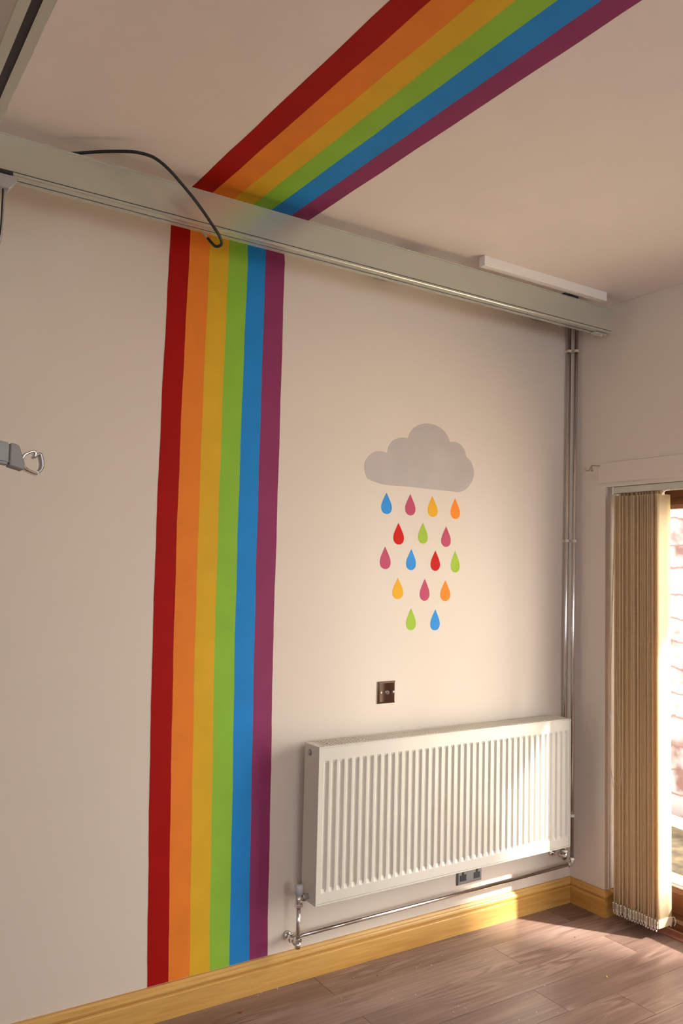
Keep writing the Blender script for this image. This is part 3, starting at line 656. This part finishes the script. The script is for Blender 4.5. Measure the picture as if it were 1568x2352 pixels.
# ------------------------------------------------------------------ pipework
tv = thing('radiator_valve', (-1.500, -0.078, 0.32), 'upright chrome radiator valve with pale grey cap at the left end', 'valve')
vx, vy = -1.500, -0.078
bm = bmesh.new(); tube(bm, [(vx, vy, .335), (vx, vy, .366), (vx, vy, .369)], [.0145, .0150, .0125], 20); part('valve_cap', bm, M['valve_plastic'], tv, True)
bm = bmesh.new(); tube(bm, [(vx, vy, .304), (vx, vy, .308), (vx, vy, .334)], [.009, .0115, .0115], 16); tube(bm, [(vx, vy, .322), (vx + .014, vy, .322)], .009, 14)
part('valve_body', bm, M['chrome'], tv, True)
bm = bmesh.new(); hexnut(bm, (vx, vy, .297), 'z', .0155, .014); part('compression_nut', bm, M['chrome'], tv)
bm = bmesh.new(); hexnut(bm, (vx + .020, vy, .322), 'x', .0145, .013); tube(bm, [(vx + .026, vy, .322), (RX0 + .001, vy, .322)], .010, 14); part('union_nut', bm, M['steel'], tv)

pc = thing('supply_pipe', (-0.76, -0.042, 0.15), 'chrome pipe running under the radiator just above the skirting', 'pipe')
bm = bmesh.new(); tube(bm, [(vx, -.042, .172), (-1.2, -.042, .174), (-0.06, -.046, .184)], .0075, 14); part('pipe_run', bm, M['pipe'], pc, True)
bm = bmesh.new(); tube(bm, [(vx, vy, .160), (vx, vy, .292)], .0075, 14); part('riser', bm, M['pipe'], pc, True)
bm = bmesh.new()
tube(bm, [(vx, vy, .148), (vx, vy, .170)], [.010, .0115], 16); tube(bm, [(vx, vy, .160), (vx, -.012, .166)], .010, 14)
part('tee_fitting', bm, M['chrome'], pc, True)
bm = bmesh.new(); hexnut(bm, (vx, vy, .176), 'z', .014, .013); part('compression_nut', bm, M['chrome'], pc)
bm = bmesh.new(); hexnut(bm, (vx, -.030, .165), 'y', .0155, .014); part('compression_nut', bm, M['chrome'], pc)
bm = bmesh.new(); tube(bm, [(vx, -.012, .166), (vx, -.0005, .166)], [.013, .017], 18); part('wall_rose', bm, M['chrome'], pc, True)
bm = bmesh.new(); hexnut(bm, (vx + .018, -.042, .172), 'x', .012, .010); part('compression_nut', bm, M['chrome'], pc)

vr = thing('lockshield_valve', (-0.12, -0.09, 0.25), 'small chrome lockshield valve under the right end of the radiator', 'valve')
bm = bmesh.new(); tube(bm, [(-.128, -.085, .262), (-.128, -.085, .320)], .0075, 12); part('tail', bm, M['chrome'], vr, True)
bm = bmesh.new(); tube(bm, [(-.128, -.085, .235), (-.128, -.085, .262)], [.010, .012], 14); tube(bm, [(-.128, -.085, .249), (-.128, -.012, .238)], [.009, .0085], 14); part('valve_body', bm, M['chrome'], vr, True)
bm = bmesh.new(); hexnut(bm, (-.128, -.085, .268), 'z', .0135, .012); part('compression_nut', bm, M['chrome'], vr)
bm = bmesh.new(); hexnut(bm, (-.128, -.055, .244), 'y', .0135, .013); part('compression_nut', bm, M['chrome'], vr)
bm = bmesh.new(); tube(bm, [(-.128, -.012, .238), (-.128, -.0005, .238)], [.012, .017], 18); part('wall_rose', bm, M['chrome'], vr, True)

vp1 = thing('corner_pipe', (-0.056, -0.024, 0.4), 'left chrome pipe of the two in the room corner, passing behind the radiator', 'pipe', 'pipes in the corner')
bm = bmesh.new(); tube(bm, [(-.064, -.022, .20), (-.063, -.022, 1.2), (-.045, -.024, 2.739)], .0085, 14); part('pipe_run', bm, M['pipe'], vp1, True)
vp2 = thing('corner_pipe', (-0.03, -0.045, 0.19), 'right chrome pipe of the corner pair, ending at an elbow near the skirting', 'pipe', 'pipes in the corner')
bm = bmesh.new(); tube(bm, [(-.040, -.046, .20), (-.039, -.046, 1.2), (-.022, -.046, 2.739)], .0085, 14); part('pipe_run', bm, M['pipe'], vp2, True)
bm = bmesh.new(); tube(bm, spline([(-.058, -.046, .184), (-.046, -.046, .184), (-.040, -.046, .190), (-.040, -.046, .204)], 5), .0115, 14); part('elbow', bm, M['chrome'], vp2, True)
bm = bmesh.new(); hexnut(bm, (-.040, -.046, .208), 'z', .0135, .012); part('compression_nut', bm, M['chrome'], vp2)
bm = bmesh.new(); hexnut(bm, (-.062, -.046, .184), 'x', .0135, .012); part('compression_nut', bm, M['chrome'], vp2)
def clip(z, xa, xb, label):
    t = thing('pipe_clip', ((xa + xb) / 2, -.02, z), label, 'pipe clip', 'clips holding the corner pipes')
    bm = bmesh.new()
    for cx, cy in ((xa, -.023), (xb, -.046)):
        pts_ = [(cx + .0112 * math.cos(a), cy - .0112 * math.sin(a)) for a in [math.radians(-50 + 280 * k / 16) for k in range(17)]]
        pi_ = [(cx + .0092 * math.cos(a), cy - .0092 * math.sin(a)) for a in [math.radians(-50 + 280 * k / 16) for k in range(17)]]
        prism(bm, pts_ + pi_[::-1], 'z', z - .006, z + .006)
    part('clip_ring', bm, M['clip'], t)
    bm = bmesh.new(); box(bm, xa - .011, xa + .011, -.012, -.0004, z - .006, z + .006); box(bm, xb - .006, xb + .006, -.036, -.0004, z - .005, z + .005)
    part('clip_base', bm, M['clip'], t)
clip(2.56, -.0471, -.0242, 'cream plastic pipe clip highest up the corner, just under the hoist rail')
clip(1.655, -.0577, -.0339, 'cream plastic pipe clip halfway up the corner pipes')
t = thing('pipe_clip', (-.04, -.046, .40), 'small clear pipe clip low on the corner pipe beside the radiator', 'pipe clip', 'clips holding the corner pipes')
bm = bmesh.new(); prism(bm, [(-.040 + .0112 * math.cos(k * math.pi / 8), -.046 + .0112 * math.sin(k * math.pi / 8)) for k in range(16)], 'z', .394, .406); box(bm, -.044, -.036, -.037, -.0004, .395, .405)
part('clip_ring', bm, M['bead'], t)

# ------------------------------------------------------------------ wall plates
ap = thing('aerial_socket', (-1.075, 0, 0.97), 'square chrome aerial socket plate on the wall above the radiator', 'socket')
def bevplate(x0, x1, z0, z1, th, b2):
    bm = bmesh.new(); y0 = -.0003
    o_ = [bm.verts.new(p) for p in ((x0, y0, z0), (x1, y0, z0), (x1, y0, z1), (x0, y0, z1))]
    o2 = [bm.verts.new(p) for p in ((x0, -th * .35, z0), (x1, -th * .35, z0), (x1, -th * .35, z1), (x0, -th * .35, z1))]
    i_ = [bm.verts.new(p) for p in ((x0 + b2, -th, z0 + b2), (x1 - b2, -th, z0 + b2), (x1 - b2, -th, z1 - b2), (x0 + b2, -th, z1 - b2))]
    for A, B in ((o_, o2), (o2, i_)):
        for k in range(4): bm.faces.new((A[k], A[(k + 1) % 4], B[(k + 1) % 4], B[k]))
    bm.faces.new(i_); bm.faces.new(o_[::-1]); bmesh.ops.recalc_face_normals(bm, faces=bm.faces); return bm
part('plate', bevplate(-1.118, -1.031, .970, 1.057, .008, .007), M['mirror'], ap)
for x in (-1.105, -1.044):
    bm = bmesh.new(); tube(bm, [(x, -.0082, 1.013), (x, -.0098, 1.013)], [.0055, .0045], 16); sc_ = part('screw', bm, M['steel'], ap, True)
    bm = bmesh.new(); box(bm, x - .004, x + .004, -.0101, -.0097, 1.0125, 1.0135); s2 = obj('screw_slot', bm, M['rail_dark']); s2.parent = sc_
bm = bmesh.new(); tube(bm, [(-1.074, -.008, 1.013), (-1.074, -.012, 1.013)], .0075, 20); cx_ = part('coax_ring', bm, M['steel'], ap, True)
bm = bmesh.new(); tube(bm, [(-1.074, -.0118, 1.013), (-1.074, -.0123, 1.013)], .0045, 16); cy_ = obj('coax_hole', bm, M['rail_dark']); cy_.parent = cx_
ds = thing('double_socket', (-0.623, 0, 0.192), 'grey metal double power socket on the wall below the radiator', 'socket')
part('plate', bevplate(-.692, -.554, .192, .278, .009, .005), M['socket_grey'], ds)
for x in (-.662, -.585):
    bm = bmesh.new(); prism(bm, [(x - .017, .208), (x + .017, .208), (x + .017, .232), (x + .005, .232), (x + .005, .246), (x - .005, .246), (x - .005, .232), (x - .017, .232)], 'y', -.0104, -.0092)
    part('socket_insert', bm, M['dark_insert'], ds, label='dark socket insert')
for x in (-.648, -.600):
    part('switch_rocker', bbox(x - .005, x + .005, -.0125, -.0092, .252, .268, .001, 1), M['dark_insert'], ds)

# curtain rod bracket
cb_ = thing('curtain_bracket', (0, -.172, 1.955), 'small brass curtain rod bracket on the right wall beside the corner pipes', 'bracket')
part('wall_plate', bbox(-.003, -.0002, -.180, -.164, 1.952, 2.003, .001, 1), M['brass'], cb_)
bm = bmesh.new(); q = spline([(-.003, -.172, 1.999), (-.03, -.172, 1.999), (-.060, -.172, 1.997), (-.070, -.172, 1.986), (-.082, -.172, 1.972), (-.098, -.172, 1.970), (-.106, -.172, 1.978), (-.108, -.172, 1.992)], 5)
tube(bm, q, .0028, 8); part('arm', bm, M['brass'], cb_, True)
bm = bmesh.new(); tube(bm, [(-.062, -.172, 1.974), (-.062, -.172, 1.996)], .0022, 8); tube(bm, [(-.062, -.172, 1.970), (-.062, -.172, 1.976)], .0048, 10); part('thumb_screw', bm, M['steel'], cb_, True)
bm = bmesh.new(); tube(bm, [(-.0028, -.172, 1.975), (-.0055, -.172, 1.975)], .0045, 12); tube(bm, [(-.0028, -.172, 1.961), (-.0055, -.172, 1.961)], .0035, 12); part('screw', bm, M['brass'], cb_, True)

# ------------------------------------------------------------------ vertical blind
vb = thing('vertical_blind', (0.03, -0.38, 0.03), 'cream vertical blind drawn into a tight stack at the left of the glass door', 'blind')
part('headrail', bbox(0.010, 0.052, DY1 + .002, -0.236, 1.868, DZ - .0008, .002, 1), M['rail'], vb, label='grey metal headrail')
part('headrail_end', bbox(0.008, 0.054, -0.2355, -0.228, 1.866, DZ - .001, .001, 1), M['white_plastic'], vb)
NS = 18; SW = 0.089
ys_ = [-0.262 - (0.482 - 0.262) * k / (NS - 1) for k in range(NS)]
random.seed(3)
def slat_bm(cx, cy, yaw, twist, z0, z1, th=.0009):
    bm = bmesh.new(); nz, nx = 10, 4; fr = []; bk = []
    for j in range(nz + 1):
        t = j / nz; z = z0 + (z1 - z0) * t
        a = yaw + twist * (1 - t); rf, rb = [], []
        for i in range(nx + 1):
            u = (i / nx - .5) * SW; bow = .0025 * (1 - (2 * i / nx - 1) ** 2)
            x = cx + u * math.cos(a) - bow * math.sin(a); y = cy + u * math.sin(a) + bow * math.cos(a)
            rf.append(bm.verts.new((x, y - th / 2, z))); rb.append(bm.verts.new((x, y + th / 2, z)))
        fr.append(rf); bk.append(rb)
    for j in range(nz):
        for i in range(nx):
            bm.faces.new((fr[j][i], fr[j][i + 1], fr[j + 1][i + 1], fr[j + 1][i])); bm.faces.new((bk[j][i], bk[j + 1][i], bk[j + 1][i + 1], bk[j][i + 1]))
        bm.faces.new((fr[j][0], fr[j + 1][0], bk[j + 1][0], bk[j][0])); bm.faces.new((fr[j][nx], bk[j][nx], bk[j + 1][nx], fr[j + 1][nx]))
    for i in range(nx):
        bm.faces.new((fr[0][i], bk[0][i], bk[0][i + 1], fr[0][i + 1])); bm.faces.new((fr[nz][i], fr[nz][i + 1], bk[nz][i + 1], bk[nz][i]))
    bmesh.ops.recalc_face_normals(bm, faces=bm.faces)
    return bm
SLX = []
for k, y in enumerate(ys_):
    last = k == NS - 1
    cx = 0.0285 + (0 if last else random.uniform(-.006, .006)) ; yaw = math.radians(random.uniform(-6, 6) if not last else -1)
    tw = math.radians(random.uniform(-3, 3) if not last else 0)
    zb = 0.050
    s = part('slat', slat_bm(cx, y, yaw, tw, zb, 1.853), M['fabric'], vb, True)
    if last: s['label'] = 'front slat of the stack, catching the light'
    SLX.append((cx, y, yaw + tw))
    # weight pocket
    wb = bbox(cx - SW / 2 + .002, cx + SW / 2 - .002, y - .0022, y + .0022, zb - .001, zb + .034, .0008, 1)
    w_ = obj('weight_pocket', wb, M['fabric']); w_.parent = s
    hb = bmesh.new(); box(hb, cx - .006, cx + .006, y - .0012, y + .0012, 1.850, 1.8685)
    h_ = obj('slat_hanger', hb, M['fabric']); h_.parent = s
def beads(bm, pts, r=.0021, gap=.0045):
    P = spline(pts, 10); acc = 0; prev = P[0]
    for p in P:
        acc += (p - prev).length; prev = p
        if acc >= gap:
            acc = 0; bmesh.ops.create_icosphere(bm, subdivisions=1, radius=r, matrix=Matrix.Translation(p))
for k in range(NS - 1):
    for side in (-1, 1):
        a, b2 = SLX[k], SLX[k + 1]; xe = side * (SW / 2 + .0035)
        bm = bmesh.new(); zc = .080
        xa, xb = a[0] + xe, b2[0] + xe
        beads(bm, [(xa, a[1], zc), (xa - .002 * 1, a[1] - .001, zc - .018), (xa, (a[1] + b2[1]) / 2 + .002, .041), (xb, (a[1] + b2[1]) / 2 - .002, .041), (xb, b2[1] + .001, zc - .018), (xb, b2[1], zc)])
        bmesh.ops.create_cube(bm, size=.005, matrix=Matrix.Translation((xa, a[1], zc + .002)))
        part('bead_chain', bm, M['bead'], vb, True)
bm = bmesh.new(); x = SLX[-1][0] + SW / 2 + .006
beads(bm, [(x - .006, -.484, .082), (x + .003, -.490, .078), (x + .006, -.492, .060), (x + .002, -.490, .046)])
part('bead_chain', bm, M['bead'], vb, True)
# white hook on the end of the headrail
bm = bmesh.new(); tube(bm, spline([(-.004, -.498, 1.846), (-.004, -.502, 1.856), (.0, -.508, 1.862), (.006, -.516, 1.866), (.010, -.526, 1.866)], 4), .0022, 8)
part('carrier_hook', bm, M['bead'], vb, True)
bm = bmesh.new(); tube(bm, [(-.004, -.262, 1.862), (-.010, -.27, 1.860), (-.014, -.285, 1.8600)], .0028, 8); part('carrier_hook', bm, M['bead'], vb, True)
# pull cords
bm = bmesh.new()
tube(bm, spline([(.012, -.243, 1.868), (-.012, -.244, 1.3), (-.016, -.240, .80), (-.017, -.243, .66), (-.017, -.256, .58), (-.017, -.274, .557), (-.017, -.292, .585), (-.020, -.306, .66), (-.020, -.303, .74), (-.020, -.290, .84), (-.018, -.277, 1.0), (.0, -.250, 1.5), (.014, -.247, 1.868)], 8), .0011, 6)
part('pull_cord', bm, M['cord'], vb, True)
bm = bmesh.new()
tube(bm, spline([(.020, -.240, 1.868), (-.006, -.238, 1.2), (-.012, -.236, .75), (-.012, -.245, .625), (-.012, -.262, .607), (-.014, -.275, .62)], 8), .0010, 6)
part('pull_cord', bm, M['cord'], vb, True)
bm = bmesh.new(); tube(bm, [(-.015, -.2405, .865), (-.015, -.2405, .885)], [.003, .0038], 8); part('cord_bead', bm, M['bead'], vb, True)

# ------------------------------------------------------------------ flecks on the floor
FL = [('grey', -0.594, -0.225, .003, 'white'), ]
FLG = [(-0.874, -0.131), (-0.92, -0.07), (-1.016, -0.154), (-0.959, -0.168), (-0.875, -0.13), (-1.302, -0.171), (-1.205, -0.254), (-1.148, -0.311), (-1.238, -0.293), (-1.106, -0.404), (-1.068, -0.45), (-1.11, -0.471), (-1.058, -0.472), (-1.147, -0.512), (-0.533, -0.123), (-1.612, -0.026), (-1.55, -0.027), (-1.39, -.20), (-1.27, -.10), (-1.63, -.035)]
def fleck(x, y, r, mat, lab, group=None, long=1.0):
    bm = bmesh.new(); bmesh.ops.create_icosphere(bm, subdivisions=1, radius=r)
    a = random.uniform(0, 3.14)
    for v in bm.verts: v.co = Vector((v.co.x * long * random.uniform(.7, 1.3), v.co.y * random.uniform(.6, 1.2), v.co.z * random.uniform(.3, .6)))
    bmesh.ops.rotate(bm, verts=bm.verts, cent=(0, 0, 0), matrix=Matrix.Rotation(a, 3, 'Z'))
    zmin = min(v.co.z for v in bm.verts)
    for v in bm.verts: v.co.z -= zmin
    o = obj('paint_fleck', bm, mat); o.location = (x, y, 0.0002)
    setp(o, lab, 'paint fleck', group); return o
for i, (x, y) in enumerate(FLG):
    if y > -.05: lb, gr = 'tiny lilac-grey paint fleck lying right against the foot of the oak skirting', 'grey paint flecks against the skirting'
    elif y > -.22: lb, gr = 'tiny lilac-grey paint fleck on the floorboard nearest the wall', 'grey paint flecks on the first floorboard'
    else: lb, gr = 'tiny lilac-grey paint fleck out on the floorboards away from the wall', 'grey paint flecks further out'
    fleck(x, y, random.uniform(.0016, .0034), M['flake_grey'], lb, gr, random.choice((1, 1, 1.8)))
for x, y in ((-1.226, -0.31), (-1.019, -0.153), (-0.40, -0.52), (-1.07, -.38), (-.99, -.14)):
    fleck(x, y, .0018, M['flake_yellow'], 'tiny yellow paint fleck scattered on the brown floor', 'yellow paint flecks on the floor', 1.3)
for x, y in ((-0.861, -0.615), (-0.802, -0.655), (-0.749, -0.241), (-.95, -.62), (-.62, -.38), (-.70, -.50)):
    fleck(x, y, .0022, M['flake_white'], 'tiny white paint fleck on the open brown floor', 'white paint flecks on the floor')
fleck(-0.446, -0.573, .0035, M['flake_yellow'], 'longer yellow paint scrap lying alone on the floor right of the middle', None, 2.4)
fleck(-1.731, -0.105, .0042, M['flake_red'], 'red paint fleck on the floor in front of the rainbow wall', None, 1.0)
fleck(-1.185, -0.13, .0032, M['flake_red'], 'red paint fleck on the floor in front of the radiator', None, 1.3)
fleck(-0.286, -0.28, .0025, M['black'], 'small black crumb on the floor near the blind', None, 1.3)
